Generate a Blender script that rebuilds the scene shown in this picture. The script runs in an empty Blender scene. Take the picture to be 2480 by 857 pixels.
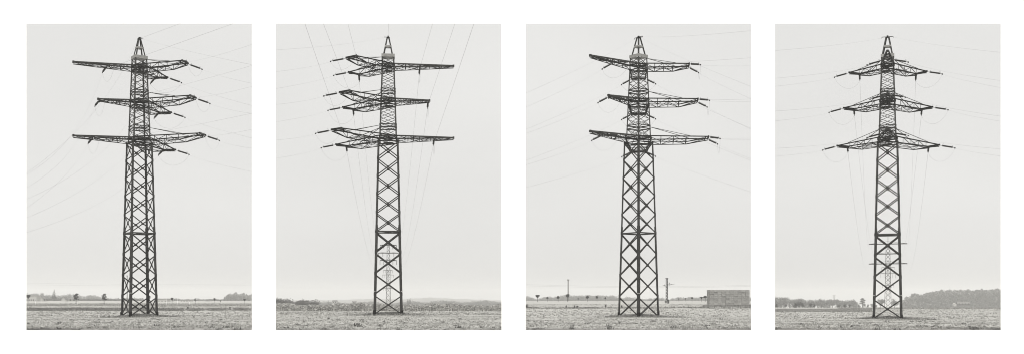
import bpy, math, random
import numpy as np
from mathutils import Vector, Matrix

# ------------------------------------------------------------------ camera, sky, sun, exposure
F, W, HZ, EYE = 2600.0, 2480.0, 736.0, 1.87      # focal length and horizon in photo pixels, eye height in metres
sc = bpy.context.scene
col = sc.collection
cam_d = bpy.data.cameras.new('camera')
cam = bpy.data.objects.new('camera', cam_d)
col.objects.link(cam)
cam.location = (0, 0, EYE)
cam.rotation_euler = (math.radians(90), 0, 0)
cam_d.sensor_width = 36
cam_d.lens = 36 * F / W
cam_d.shift_y = (HZ - 428.5) / W
cam_d.clip_start = 0.1
cam_d.clip_end = 20000
sc.camera = cam

SUN_EL, SUN_AZ = math.radians(70), math.radians(184)    # azimuth from +Y clockwise: behind the camera, a little to the left
world = bpy.data.worlds.new('World')
sc.world = world
world.use_nodes = True
nt = world.node_tree
nt.nodes.clear()
out = nt.nodes.new('ShaderNodeOutputWorld')
bg = nt.nodes.new('ShaderNodeBackground')
sky = nt.nodes.new('ShaderNodeTexSky')
sky.sky_type = 'NISHITA'
sky.sun_disc = False
sky.sun_elevation = SUN_EL
sky.sun_rotation = SUN_AZ
sky.dust_density = 6
bw = nt.nodes.new('ShaderNodeRGBToBW')
pw = nt.nodes.new('ShaderNodeMath'); pw.operation = 'POWER'; pw.inputs[1].default_value = 0.10
ml = nt.nodes.new('ShaderNodeVectorMath'); ml.operation = 'SCALE'
ml.inputs[0].default_value = (1.0, 0.994, 0.976)
nt.links.new(sky.outputs[0], bw.inputs[0])
nt.links.new(bw.outputs[0], pw.inputs[0])
nt.links.new(pw.outputs[0], ml.inputs['Scale'])
nt.links.new(ml.outputs[0], bg.inputs[0])
nt.links.new(bg.outputs[0], out.inputs[0])
bg.inputs[1].default_value = 0.15
SKY_GAIN = 1.77
g = nt.nodes.new('ShaderNodeMath'); g.operation = 'MULTIPLY'; g.inputs[1].default_value = SKY_GAIN
# faint unevenness of the overcast
tcw = nt.nodes.new('ShaderNodeTexCoord'); mpw = nt.nodes.new('ShaderNodeMapping'); mpw.inputs['Scale'].default_value = (1, 1, 2.2)
nw = nt.nodes.new('ShaderNodeTexNoise'); nw.inputs['Scale'].default_value = 3.2; nw.inputs['Detail'].default_value = 4
mw = nt.nodes.new('ShaderNodeMapRange'); mw.inputs['From Min'].default_value = .3; mw.inputs['From Max'].default_value = .7
mw.inputs['To Min'].default_value = .965; mw.inputs['To Max'].default_value = 1.035
g2 = nt.nodes.new('ShaderNodeMath'); g2.operation = 'MULTIPLY'
nt.links.new(tcw.outputs['Generated'], mpw.inputs[0]); nt.links.new(mpw.outputs[0], nw.inputs['Vector']); nt.links.new(nw.outputs['Fac'], mw.inputs['Value'])
nt.links.new(pw.outputs[0], g.inputs[0]); nt.links.new(g.outputs[0], g2.inputs[0]); nt.links.new(mw.outputs['Result'], g2.inputs[1]); nt.links.new(g2.outputs[0], ml.inputs['Scale'])

sun_d = bpy.data.lights.new('sun', 'SUN')
sun_d.energy = 1.5
sun_d.angle = math.radians(18)
sun_d.color = (1.0, 0.985, 0.95)
sun = bpy.data.objects.new('sun', sun_d)
col.objects.link(sun)
sd = Vector((math.sin(SUN_AZ) * math.cos(SUN_EL), math.cos(SUN_AZ) * math.cos(SUN_EL), math.sin(SUN_EL)))
sun.rotation_euler = sd.to_track_quat('Z', 'Y').to_euler()
sun.location = sd * 200

sc.view_settings.view_transform = 'Standard'
sc.view_settings.look = 'None'
sc.view_settings.exposure = 1.45
sc.view_settings.gamma = 1
sc.view_settings.use_curve_mapping = False
sc.cycles.volume_bounces = 2
sc.cycles.max_bounces = 8
sc.render.film_transparent = False
sc.cycles.filter_width = 1.0

rnd = random.Random(7)
nr = np.random.RandomState(11)

# ------------------------------------------------------------------ materials
def mat(name, base, var=0.0, scale=1.0, rough=0.8, metal=0.0, stretch=None, tint=False, bump=0.0, detail=4, warm=True, trans=0.0):
    m = bpy.data.materials.new(name); m.use_nodes = True
    t = m.node_tree; b = t.nodes['Principled BSDF']
    b.inputs['Roughness'].default_value = rough
    b.inputs['Metallic'].default_value = metal
    b.inputs['Specular IOR Level'].default_value = 0.3
    w = (1.0, 0.985, 0.94) if warm else (1, 1, 1)
    if var == 0 and not tint:
        b.inputs['Base Color'].default_value = (base * w[0], base * w[1], base * w[2], 1)
        return m
    val = None
    if var > 0:
        tc = t.nodes.new('ShaderNodeTexCoord'); mp = t.nodes.new('ShaderNodeMapping')
        if stretch: mp.inputs['Scale'].default_value = stretch
        n = t.nodes.new('ShaderNodeTexNoise'); n.inputs['Scale'].default_value = scale; n.inputs['Detail'].default_value = detail
        n.inputs['Roughness'].default_value = 0.65
        t.links.new(tc.outputs['Object'], mp.inputs[0]); t.links.new(mp.outputs[0], n.inputs['Vector'])
        mr = t.nodes.new('ShaderNodeMapRange')
        mr.inputs['From Min'].default_value = 0.3; mr.inputs['From Max'].default_value = 0.7
        mr.inputs['To Min'].default_value = base * (1 - var); mr.inputs['To Max'].default_value = base * (1 + var)
        t.links.new(n.outputs['Fac'], mr.inputs['Value'])
        val = mr.outputs['Result']
        if bump:
            bp = t.nodes.new('ShaderNodeBump'); bp.inputs['Strength'].default_value = bump; bp.inputs['Distance'].default_value = 0.1
            t.links.new(n.outputs['Fac'], bp.inputs['Height']); t.links.new(bp.outputs[0], b.inputs['Normal'])
    if tint:
        at = t.nodes.new('ShaderNodeAttribute'); at.attribute_name = 'tint'
        mu = t.nodes.new('ShaderNodeMath'); mu.operation = 'MULTIPLY'
        if val is None: mu.inputs[0].default_value = base
        else: t.links.new(val, mu.inputs[0])
        t.links.new(at.outputs['Fac'], mu.inputs[1]); val = mu.outputs[0]
    cb = t.nodes.new('ShaderNodeVectorMath'); cb.operation = 'SCALE'; cb.inputs[0].default_value = w
    t.links.new(val, cb.inputs['Scale']); t.links.new(cb.outputs[0], b.inputs['Base Color'])
    return m

M = {
    'steel': mat('weathered_steel', 0.036, 0.55, 0.9, 0.62, 0.0, stretch=(3, 3, 1)),
    'steel_up': mat('galvanised_steel', 0.05, 0.45, 0.9, 0.6, 0.0, stretch=(3, 3, 1)),
    'steel_dark': mat('dark_steel', 0.009, 0.4, 1.5, 0.65),
    'steel_light': mat('pale_steel_plate', 0.27, 0.2, 1.5, 0.6),
    'foot': mat('bitumen_coating', 0.008, 0.4, 3, 0.8),
    'ceramic': mat('dark_glazed_ceramic', 0.015, 0.2, 3, 0.35),
    'wire': mat('aluminium_conductor', 0.10, 0, 1, 0.6),
    'white': mat('white_paint', 0.8, 0.04, 2, 0.6, warm=False),
    'wall': mat('white_render', 0.90, 0.012, 0.6, 0.9, warm=False),
    'court': mat('pale_concrete', 0.55, 0.08, 0.8, 0.9),
    'grass': mat('dry_grass', 0.31, 0, 1, 0.9, tint=True),
    'longgrass': mat('long_grass', 0.25, 0, 1, 0.9, tint=True),
    'bankgrass': mat('bank_vegetation', 0.22, 0, 1, 0.9, tint=True),
    'maize': mat('maize_leaves', 0.40, 0, 1, 0.85, tint=True),
    'leaf': mat('tree_leaves', 0.12, 0, 1, 0.8, tint=True),  # lightened to stand in for part of the haze over far trees
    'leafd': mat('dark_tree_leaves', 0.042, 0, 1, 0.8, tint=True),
    'bark': mat('tree_bark', 0.06, 0.3, 2, 0.9),
    'straw': mat('straw', 0.31, 0.5, 4, 0.95, stretch=(0.6, 0.6, 3), bump=0.5),
    'house': mat('pale_plaster', 0.4, 0.05, 1, 0.9),
    'roofs': mat('grey_roof_tiles', 0.12, 0.2, 2, 0.8),
    'glass': mat('dark_window_glass', 0.03, 0, 1, 0.2),
    'track': mat('pale_track_gravel', 0.39, 0.12, 0.3, 0.95),
    'concrete': mat('grey_concrete', 0.16, 0.2, 1, 0.85),
    'hill': mat('wooded_hill', 0.12, 0.4, 0.02, 0.95),
}

def per_object_variation(m, amount):
    t = m.node_tree; b = t.nodes['Principled BSDF']; l = b.inputs['Base Color'].links[0]; src = l.from_socket
    oi = t.nodes.new('ShaderNodeObjectInfo'); mr = t.nodes.new('ShaderNodeMapRange')
    mr.inputs['To Min'].default_value = 1 - amount; mr.inputs['To Max'].default_value = 1 + amount
    sc2 = t.nodes.new('ShaderNodeVectorMath'); sc2.operation = 'SCALE'
    t.links.new(oi.outputs['Random'], mr.inputs['Value']); t.links.new(src, sc2.inputs[0]); t.links.new(mr.outputs['Result'], sc2.inputs['Scale'])
    t.links.new(sc2.outputs[0], b.inputs['Base Color'])
per_object_variation(M['straw'], .13)
for k_ in ('steel', 'steel_up', 'steel_dark', 'foot'):
    M[k_].node_tree.nodes['Principled BSDF'].inputs['Specular IOR Level'].default_value = 0.06
def field_material():
    m = bpy.data.materials.new('stubble_field'); m.use_nodes = True
    t = m.node_tree; b = t.nodes['Principled BSDF']; b.inputs['Roughness'].default_value = 0.95
    b.inputs['Specular IOR Level'].default_value = 0.1
    tc = t.nodes.new('ShaderNodeTexCoord')
    def noise(scale, stretch, det, lo, hi, a=0.3, bb=0.7):
        mp = t.nodes.new('ShaderNodeMapping'); mp.inputs['Scale'].default_value = stretch
        n = t.nodes.new('ShaderNodeTexNoise'); n.inputs['Scale'].default_value = scale; n.inputs['Detail'].default_value = det
        n.inputs['Roughness'].default_value = 0.7
        t.links.new(tc.outputs['Object'], mp.inputs[0]); t.links.new(mp.outputs[0], n.inputs['Vector'])
        r = t.nodes.new('ShaderNodeMapRange'); r.inputs['From Min'].default_value = a; r.inputs['From Max'].default_value = bb
        r.inputs['To Min'].default_value = lo; r.inputs['To Max'].default_value = hi
        t.links.new(n.outputs['Fac'], r.inputs['Value']); return r.outputs['Result'], n
    a, na = noise(3.2, (1, 1, 1), 6, 0.87, 1.11)
    bq, nb = noise(0.05, (1, 1, 1), 3, 0.90, 1.10)
    cq, ncc = noise(0.35, (0.6, 1.3, 1), 4, 0.90, 1.08)
    m1 = t.nodes.new('ShaderNodeMath'); m1.operation = 'MULTIPLY'; t.links.new(a, m1.inputs[0]); t.links.new(bq, m1.inputs[1])
    m2 = t.nodes.new('ShaderNodeMath'); m2.operation = 'MULTIPLY'; t.links.new(m1.outputs[0], m2.inputs[0]); t.links.new(cq, m2.inputs[1])
    s = t.nodes.new('ShaderNodeVectorMath'); s.operation = 'SCALE'; s.inputs[0].default_value = (0.305, 0.301, 0.286)
    t.links.new(m2.outputs[0], s.inputs['Scale']); t.links.new(s.outputs[0], b.inputs['Base Color'])
    bp = t.nodes.new('ShaderNodeBump'); bp.inputs['Strength'].default_value = 0.25; bp.inputs['Distance'].default_value = 0.12
    t.links.new(na.outputs['Fac'], bp.inputs['Height']); t.links.new(bp.outputs[0], b.inputs['Normal'])
    return m
M['field'] = field_material()

# ------------------------------------------------------------------ helpers
def px(x, y, Y):
    """the world point at depth Y that the photograph shows at pixel (x, y)"""
    return Vector(((x - 1240) * Y / F, Y, EYE + (HZ - y) * Y / F))

def tag(o, label=None, cat=None, group=None, kind=None):
    if label: o['label'] = label
    if cat: o['category'] = cat
    if group: o['group'] = group
    if kind: o['kind'] = kind
    return o

def empty(name, loc=(0, 0, 0), rz=0.0, sc_=None):
    o = bpy.data.objects.new(name, None); col.objects.link(o)
    o.location = loc; o.rotation_euler = (0, 0, rz); o.empty_display_size = 0.5
    if sc_: o.scale = sc_
    return o

def mesh_obj(name, verts, faces, material, parent=None, smooth=False, tint=None):
    me = bpy.data.meshes.new(name)
    me.from_pydata([tuple(v) for v in verts], [], faces)
    me.materials.append(material)
    if smooth: me.polygons.foreach_set('use_smooth', [True] * len(me.polygons))
    if tint is not None:
        at = me.attributes.new('tint', 'FLOAT', 'FACE'); at.data.foreach_set('value', np.asarray(tint, dtype=np.float32))
    me.update()
    o = bpy.data.objects.new(name, me); col.objects.link(o)
    if parent: o.parent = parent
    return o

def quads_obj(name, V, material, parent=None, tint=None, n=4):
    """V: (k, n, 3) array of k n-gons"""
    k = V.shape[0]
    me = bpy.data.meshes.new(name)
    me.vertices.add(k * n); me.vertices.foreach_set('co', V.reshape(-1).astype(np.float32))
    me.loops.add(k * n); me.loops.foreach_set('vertex_index', np.arange(k * n, dtype=np.int32))
    me.polygons.add(k); me.polygons.foreach_set('loop_start', np.arange(0, k * n, n, dtype=np.int32))
    me.polygons.foreach_set('loop_total', np.full(k, n, dtype=np.int32))
    me.materials.append(material)
    me.update(calc_edges=True)
    if tint is not None:
        at = me.attributes.new('tint', 'FLOAT', 'FACE'); at.data.foreach_set('value', np.asarray(tint, dtype=np.float32))
    o = bpy.data.objects.new(name, me); col.objects.link(o)
    if parent: o.parent = parent
    return o

class MB:
    def __init__(s): s.v = []; s.f = []
    def bar(s, p, q, w, h=None, up=(0, 0, 1), w2=None):
        p = Vector(p); q = Vector(q); d = q - p
        if d.length < 1e-5: return s
        h = w if h is None else h
        w2 = w if w2 is None else w2
        d.normalize(); up = Vector(up)
        if abs(d.dot(up)) > 0.98: up = Vector((1, 0, 0)) if abs(d.x) < 0.9 else Vector((0, 1, 0))
        a = d.cross(up).normalized(); b = a.cross(d).normalized()
        n = len(s.v)
        for c, k in ((p, w), (q, w2)):
            hh = h * k / w
            for i, j in ((-1, -1), (1, -1), (1, 1), (-1, 1)): s.v.append(c + a * (i * k / 2) + b * (j * hh / 2))
        s.f += [(n, n+3, n+2, n+1), (n+4, n+5, n+6, n+7)] + [(n+i, n+(i+1) % 4, n+4+(i+1) % 4, n+4+i) for i in range(4)]
        return s
    def angle(s, p, q, w, side, t=None):
        """an L-section member: two thin plates"""
        p = Vector(p); q = Vector(q); d = (q - p).normalized(); side = Vector(side)
        a = (side - d * side.dot(d)).normalized(); b = d.cross(a)
        t = t or w * 0.14
        s.bar(p + a * w / 2, q + a * w / 2, t, w, a)
        s.bar(p + b * w / 2, q + b * w / 2, w, t, a)
        return s
    def box(s, c, size, rz=0.0):
        c = Vector(c); R = Matrix.Rotation(rz, 3, 'Z'); n = len(s.v); x, y, z = [k / 2 for k in size]
        for k in (-z, z):
            for i, j in ((-x, -y), (x, -y), (x, y), (-x, y)): s.v.append(c + R @ Vector((i, j, k)))
        s.f += [(n, n+3, n+2, n+1), (n+4, n+5, n+6, n+7)] + [(n+i, n+(i+1) % 4, n+4+(i+1) % 4, n+4+i) for i in range(4)]
        return s
    def tube(s, pts, r, k=5, radii=None):
        pts = [Vector(p) for p in pts]; n0 = len(s.v)
        for i, p in enumerate(pts):
            d = (pts[min(i+1, len(pts)-1)] - pts[max(i-1, 0)]).normalized()
            u = Vector((0, 0, 1)) if abs(d.z) < 0.9 else Vector((1, 0, 0))
            a = d.cross(u).normalized(); b = a.cross(d)
            rr = radii[i] if radii else r
            for j in range(k):
                an = 2 * math.pi * j / k
                s.v.append(p + a * math.cos(an) * rr + b * math.sin(an) * rr)
        for i in range(len(pts) - 1):
            for j in range(k):
                s.f.append((n0+i*k+j, n0+i*k+(j+1) % k, n0+(i+1)*k+(j+1) % k, n0+(i+1)*k+j))
        s.f.append(tuple(n0 + j for j in range(k))[::-1]); s.f.append(tuple(n0+(len(pts)-1)*k + j for j in range(k)))
        return s
    def build(s, name, material, parent=None, smooth=False):
        return mesh_obj(name, s.v, s.f, material, parent, smooth)

# ------------------------------------------------------------------ terrain
PROF = [  # (photo column, [(Y, z)...])
    (337,  [(78, 0), (187, -.34), (299, .02), (306, .85), (400, 1.0), (600, 2.0), (1000, 4.6), (1500, 6.8), (4600, 6)]),
    (941,  [(78, 0), (187, -.06), (300, .02), (306, .02), (400, 0), (600, -.3), (1000, -1.0), (1500, -1.5), (4600, -2)]),
    (1546, [(78, 0), (187, -.38), (286, .80), (296, .62), (306, .95), (400, 1.95), (600, 3.4), (1000, 5.0), (1500, 6.6), (4600, 6)]),
    (2149, [(78, 0), (187, -.74), (300, -.25), (306, -.25), (500, .15), (1000, -1.4), (1300, -2.3), (1500, -2.8), (2000, -4.6), (4600, -7)]),
]
def prof(k, Y): return np.interp(Y, [a for a, b in PROF[k][1]], [b for a, b in PROF[k][1]])
TOWERS = [  # photo column, foot row, top row, angle of the long arm (0 right, 90 away), plan scale
    (337.5, 766, 91, 198, 0.965), (940, 762, 88, 0, 1.0), (1546.5, 767, 88, 225, 0.99), (2149.5, 772.5, 87, 270, 0.955)]
YT = 187.2
def hgt(x, Y):
    x = np.asarray(x, dtype=float); Y = np.asarray(Y, dtype=float)
    c = 1240 + F * x / np.maximum(Y, 1)
    e = np.array([639.0, 1244.0, 1848.0]); z = prof(0, Y)
    for i in range(3):
        w = np.clip((c - (e[i] - 24)) / 48, 0, 1); w = w * w * (3 - 2 * w)
        z = z * (1 - w) + prof(i + 1, Y) * w
    for (tx, fy, ty, ph, ks) in TOWERS:
        X0 = (tx - 1240) * YT / F
        r2 = ((x - X0) / 3.4) ** 2 + ((Y - YT - .5) / 2.6) ** 2
        z = z + 0.24 * np.exp(-r2 ** 1.5 * 1.2)
    z = z + 0.03 * np.sin(x * .31 + Y * .11) + 0.025 * np.sin(x * .083 - Y * .19 + 1.3)
    return z

def build_field():
    Ys = list(np.arange(75.2, 190, 1.0)) + list(np.arange(190, 320, 2.0)) + list(np.geomspace(320, 4500, 70))
    Ys = [75.15] + Ys
    ts = np.concatenate([np.linspace(-1.6, -.55, 12, endpoint=False), np.linspace(-.55, .55, 300), np.linspace(.55, 1.6, 13)[1:]])
    # finer columns around the feet come from the 0.0037 angular pitch (0.7 m at the pylons)
    YY, TT = np.meshgrid(np.array(Ys), ts, indexing='ij')
    XX = YY * TT; ZZ = hgt(XX, YY)
    V = np.stack([XX, YY, ZZ], -1).reshape(-1, 3); nx = len(ts)
    F_ = [(i*nx+j, i*nx+j+1, (i+1)*nx+j+1, (i+1)*nx+j) for i in range(len(Ys)-1) for j in range(nx-1)]
    o = mesh_obj('field', V.tolist(), F_, M['field'], smooth=True)
    tag(o, kind='structure')
build_field()

# unseen forecourt, kept pale to bounce light onto the wall, lower than the field
o = mesh_obj('forecourt', [(-140, -60, -2.0), (140, -60, -2.0), (140, 75.0, -2.0), (-140, 75.0, -2.0)], [(0, 1, 2, 3)], M['court'])
tag(o, kind='structure')

# ------------------------------------------------------------------ the white wall with its four openings
YW = 75.0
OPEN = [(64, 610), (668, 1214.5), (1273, 1819), (1877, 2423.5)]
def build_wall():
    x0, x1, z0, z1 = -95.0, 95.0, -2.2, 24.6
    zb = EYE + (HZ - 798.5) * YW / F; zt = EYE + (HZ - 58) * YW / F
    T, SP = 0.45, 0.45
    xs = [x0]
    for a, b in OPEN: xs += [(a - 1240) * YW / F, (b - 1240) * YW / F]
    xs.append(x1); zs = [z0, zb, zt, z1]
    v, f = [], []
    idx = {}
    def vid(i, k, back):
        key = (i, k, back)
        if key in idx: return idx[key]
        x, z = xs[i], zs[k]
        if back and 0 < i < len(xs) - 1:
            x += -SP if i % 2 == 1 else SP      # the reveals splay outwards behind the sharp front arris
        if back and k == 1: z -= 0.10
        if back and k == 2: z += SP
        v.append((x, YW + (T if back else 0), z)); idx[key] = len(v) - 1; return idx[key]
    for i in range(len(xs) - 1):
        for k in range(3):
            if k == 1 and i % 2 == 1:
                a = [vid(i, 1, 0), vid(i+1, 1, 0), vid(i+1, 2, 0), vid(i, 2, 0)]
                b = [vid(i, 1, 1), vid(i+1, 1, 1), vid(i+1, 2, 1), vid(i, 2, 1)]
                for q in range(4): f.append((a[q], a[(q+1) % 4], b[(q+1) % 4], b[q]))
                continue
            f.append((vid(i, k, 0), vid(i+1, k, 0), vid(i+1, k+1, 0), vid(i, k+1, 0)))
            f.append((vid(i, k, 1), vid(i, k+1, 1), vid(i+1, k+1, 1), vid(i+1, k, 1)))
    n = len(xs) - 1
    for i in range(n): f.append((vid(i, 3, 0), vid(i+1, 3, 0), vid(i+1, 3, 1), vid(i, 3, 1)))
    for k in range(3):
        f.append((vid(0, k, 1), vid(0, k, 0), vid(0, k+1, 0), vid(0, k+1, 1)))
        f.append((vid(n, k, 0), vid(n, k, 1), vid(n, k+1, 1), vid(n, k+1, 0)))
    o = mesh_obj('wall', v, f, M['wall'])
    tag(o, 'broad plain white wall whose four tall openings each show one lattice pylon', 'wall')
build_wall()

# ------------------------------------------------------------------ the pylons
def lerp(a, b, t): return a + (b - a) * t
LOWZ = [0.0, 3.5, 7.15, 10.8, 14.45, 17.7, 20.9, 24.0, 27.1, 30.05]
def hw_low(z): return 2.49 - 0.0237 * z
def hw_up(z): return 1.52 - 0.033 * (z - 30.5)
LV = [  # level: z of top chord, depth, length of side arm, length of long arm, string position on long arm, tie ring z, root half width
    (43.5, 0.85, 8.7, 11.4, 5.5, 44.6), (37.46, 1.0, 10.2, 7.2, 6.95, 38.9), (30.97, 0.95, 12.0, 11.4, 8.0, 32.75)]
NAMES = ['top', 'middle', 'bottom']
ins_mesh = None
def insulator_mesh():
    """dark ribbed rod along +x, 2.5 m, with end fittings and arcing horns"""
    b = MB()
    pts, rr = [], []
    x = 0.42
    while x < 2.2:
        pts += [(x, 0, 0), (x + 0.05, 0, 0)]; rr += [0.11, 0.165]; x += 0.10
    pts.append((2.24, 0, 0)); rr.append(0.06)
    b.tube(pts, 0, 8, rr)
    b.tube([(0, 0, 0), (0.42, 0, 0)], 0.035, 5); b.tube([(2.24, 0, 0), (2.62, 0, 0)], 0.045, 5)
    b.tube([(0.42, 0, .05), (0.46, 0, .28), (0.62, 0, .34)], 0.02, 4)
    b.tube([(2.24, 0, .05), (2.22, 0, .26), (2.06, 0, .32)], 0.02, 4)
    b.box((2.62, 0, -0.06), (0.22, 0.10, 0.22))
    return b

def truss_side(b, A0, A1, B0, B1, n, w):
    """zigzag between chord A (A0-A1) and chord B (B0-B1) in n bays, with posts"""
    for i in range(n):
        a0 = A0.lerp(A1, i / n); a1 = A0.lerp(A1, (i+1) / n); b0 = B0.lerp(B1, i / n); b1 = B0.lerp(B1, (i+1) / n)
        b.bar(a0, b1, w) if i % 2 else b.bar(b0, a1, w)
        if i: b.bar(a0, b0, w)

def make_pylon(idx):
    tx, fy, ty, phi, ks = TOWERS[idx]
    a = math.atan((tx - 1240) / F)
    def tilt(local_deg, z):
        """rise per metre along an arm (the arms of these old pylons are not quite level)"""
        f = math.radians(phi + local_deg)
        return .8 * (math.sin(f) - math.sin(f - a)) * -(z - 1.0) / YT - .14 * max(0, math.sin(f) - .6)
    zb = EYE + (HZ - fy) * YT / F; zt = EYE + (HZ - ty) * YT / F
    s = (zt - zb) / 48.53
    th = math.radians(phi) - a
    root = empty('electricity_pylon', ((tx - 1240) * YT / F, YT, zb), th, (ks * s, ks * s, s))
    tag(root, ['big dark lattice pylon whose long arms point left, in front of a low treeline',
               'big dark lattice pylon with short paired arms on its left, maize behind its legs',
               'big dark lattice pylon seen corner on, with the straw bale stack to its right',
               'big dark symmetrical lattice pylon, one arm per tier aimed at the viewer, wood behind'][idx],
        'pylon', 'large lattice pylons of the same type')
    st, sdk, sl = M['steel'], M['steel_dark'], M['steel_light']
    C4 = ((1, 1), (-1, 1), (-1, -1), (1, -1))
    # legs
    for cx, cy in C4:
        b = MB()
        for z0, z1, w, t in ((0.75, 15.6, 0.41, 0.07), (15.6, 30.3, 0.31, 0.06)):
            for ax in (0, 1):
                n = len(b.v)
                for z in (z0, z1):
                    h = hw_low(z) + w * 0.1
                    X0, Y0 = cx * h, cy * h
                    if ax == 0: pts = [(X0, Y0), (X0 - cx * w, Y0), (X0 - cx * w, Y0 - cy * t), (X0, Y0 - cy * t)]
                    else: pts = [(X0, Y0 - cy * t), (X0 - cx * t, Y0 - cy * t), (X0 - cx * t, Y0 - cy * w), (X0, Y0 - cy * w)]
                    b.v += [Vector((p[0], p[1], z)) for p in pts]
                b.f += [(n, n+3, n+2, n+1), (n+4, n+5, n+6, n+7)] + [(n+i, n+(i+1) % 4, n+4+(i+1) % 4, n+4+i) for i in range(4)]
        # bolted splice collars
        for z in (3.6, 7.2, 10.9, 14.5, 17.7, 20.9, 24.0, 27.1):
            h = hw_low(z) + 0.05; w = 0.38 if z < 15 else 0.3
            b.box((cx * h, cy * (h - w / 2), z), (0.035, w, 0.55)); b.box((cx * (h - w / 2), cy * h, z), (w, 0.035, 0.55))
        lg = b.build('leg', st, root)
        fb = MB()
        for ax in (0, 1):
            h0 = hw_low(-0.4) + .05
            if ax: fb.box((cx * (h0 - .2), cy * (h0 - .04), 0.2), (0.5, 0.09, 1.3))
            else: fb.box((cx * (h0 - .04), cy * (h0 - .22), 0.2), (0.09, 0.36, 1.3))
        fb.build('leg_foot', M['foot'], lg)
        # upper leg
        b = MB()
        z0, z1 = 30.3, 44.7
        for ax in (0, 1):
            n = len(b.v); w, t = 0.23, 0.05
            for z in (z0, z1):
                h = hw_up(z) + w * 0.1; X0, Y0 = cx * h, cy * h
                if ax == 0: pts = [(X0, Y0), (X0 - cx * w, Y0), (X0 - cx * w, Y0 - cy * t), (X0, Y0 - cy * t)]
                else: pts = [(X0, Y0 - cy * t), (X0 - cx * t, Y0 - cy * t), (X0 - cx * t, Y0 - cy * w), (X0, Y0 - cy * w)]
                b.v += [Vector((p[0], p[1], z)) for p in pts]
            b.f += [(n, n+3, n+2, n+1), (n+4, n+5, n+6, n+7)] + [(n+i, n+(i+1) % 4, n+4+(i+1) % 4, n+4+i) for i in range(4)]
        b.build('upper_leg', M['steel_up'], root)
    # face lattices
    up_nodes = [(31.0, 32.4, 1), (33.05, 36.4, 3), (37.46, 38.65, 1), (39.2, 42.6, 3), (43.5, 44.65, 1)]
    for k in range(4):
        c0, c1 = C4[k], C4[(k+1) % 4]
        nrm = Vector(((c0[0] + c1[0]) / 2, (c0[1] + c1[1]) / 2, 0))
        b = MB()
        def P(c, z, hw, t=0.5):
            h = hw(z) - 0.03; return Vector((c[0] * h, c[1] * h, z))
        for i in range(9):
            z0, z1 = LOWZ[i] + 0.12, LOWZ[i+1] - 0.12
            w = 0.20 if i < 4 else 0.17
            b.bar(P(c0, z0, hw_low), P(c1, z1, hw_low), w * 0.5, w, Vector((0, 0, 1)))
            b.bar(P(c1, z0, hw_low) - nrm * 0.09, P(c0, z1, hw_low) - nrm * 0.09, w * 0.5, w, Vector((0, 0, 1)))
            mid = (P(c0, z0, hw_low) + P(c1, z1, hw_low)) / 2 - nrm * 0.045
            side = Vector((-nrm.y, nrm.x, 0))
            # gusset at the crossing
            b.bar(mid - side * 0.24, mid + side * 0.24, 0.16, 0.40, nrm.cross(side))
        b.build('lattice_bracing', st, root)
        b = MB()
        for (z0, z1, n) in up_nodes:
            for i in range(n):
                q0, q1 = lerp(z0, z1, i / n), lerp(z0, z1, (i+1) / n)
                b.bar(P(c0, q0, hw_up), P(c1, q1, hw_up), 0.045, 0.08)
                b.bar(P(c1, q0, hw_up) - nrm * 0.06, P(c0, q1, hw_up) - nrm * 0.06, 0.045, 0.08)
        b.build('upper_bracing', M['steel_up'], root)
    # horizontal frames
    def ring(name, z, hw, w, h, x=True, plate=False, m=st):
        b = MB(); hh = hw(z) + 0.02
        for k in range(4):
            c0, c1 = C4[k], C4[(k+1) % 4]
            b.bar((c0[0] * hh, c0[1] * hh, z), (c1[0] * hh, c1[1] * hh, z), w, h)
        if x:
            b.bar((-hh, -hh, z), (hh, hh, z), w * .6, h * .5); b.bar((-hh, hh, z - .1), (hh, -hh, z - .1), w * .6, h * .5)
        if plate: b.box((0, 0, z - 0.12), (hh * .9, hh * .9, 0.05))
        return b.build(name, m, root)
    ring('horizontal_frame', 14.45, hw_low, 0.16, 0.22)
    for z in (32.45, 33.0, 38.7, 39.2): ring('horizontal_frame', z, hw_up, 0.10, 0.15)
    for (z, dp, La, Lc, us, tz) in LV:
        ring('arm_frame', z - .02, hw_up, 0.16, 0.20, m=sdk)
        ring('arm_frame', z - dp, (hw_low if z < 32 else hw_up), 0.14, 0.16, m=sdk, plate=True)
    # plate box under the peak
    b = MB(); h = 1.12
    for k in range(4):
        c0, c1 = C4[k], C4[(k+1) % 4]; mx, my = (c0[0]+c1[0])/2*h, (c0[1]+c1[1])/2*h
        b.box((mx, my, 44.95), (2*h+.04 if my else .05, 2*h+.04 if mx else .05, 0.52))
    b.build('plate_box', sl, root)
    # peak
    b = MB()
    for cx, cy in C4:
        b.angle((cx*.84, cy*.84, 45.1), (cx*.2, cy*.2, 48.3), 0.16, (-cx, -cy*.3, 0), 0.04)
    b.build('peak_leg', st, root)
    b = MB(); h = .56
    for k in range(4):
        c0, c1 = C4[k], C4[(k+1) % 4]; mx, my = (c0[0]+c1[0])/2*h, (c0[1]+c1[1])/2*h
        b.box((mx, my, 46.65), (2*h+.04 if my else .05, 2*h+.04 if mx else .05, 0.30))
    b.build('peak_platform', sl, root)
    b = MB(); b.box((0, 0, 48.22), (.56, .56, .14)); b.box((0, 0, 48.4), (.24, .3, .26)); b.build('peak_cap', sdk, root)
    b = MB(); b.bar((0, -.95, 48.32), (0, .95, 48.32), .09, .09); b.bar((0, -.95, 48.32), (.0, -1.0, 48.1), .06); b.bar((0, .95, 48.32), (0, 1.0, 48.1), .06)
    b.bar((0, 0, 48.32), (-.7, 0, 48.32), .08, .08)
    b.build('earth_wire_bracket', sdk, root)
    # number plates on the front leg
    b = MB(); ang = -th
    ends = {}
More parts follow.
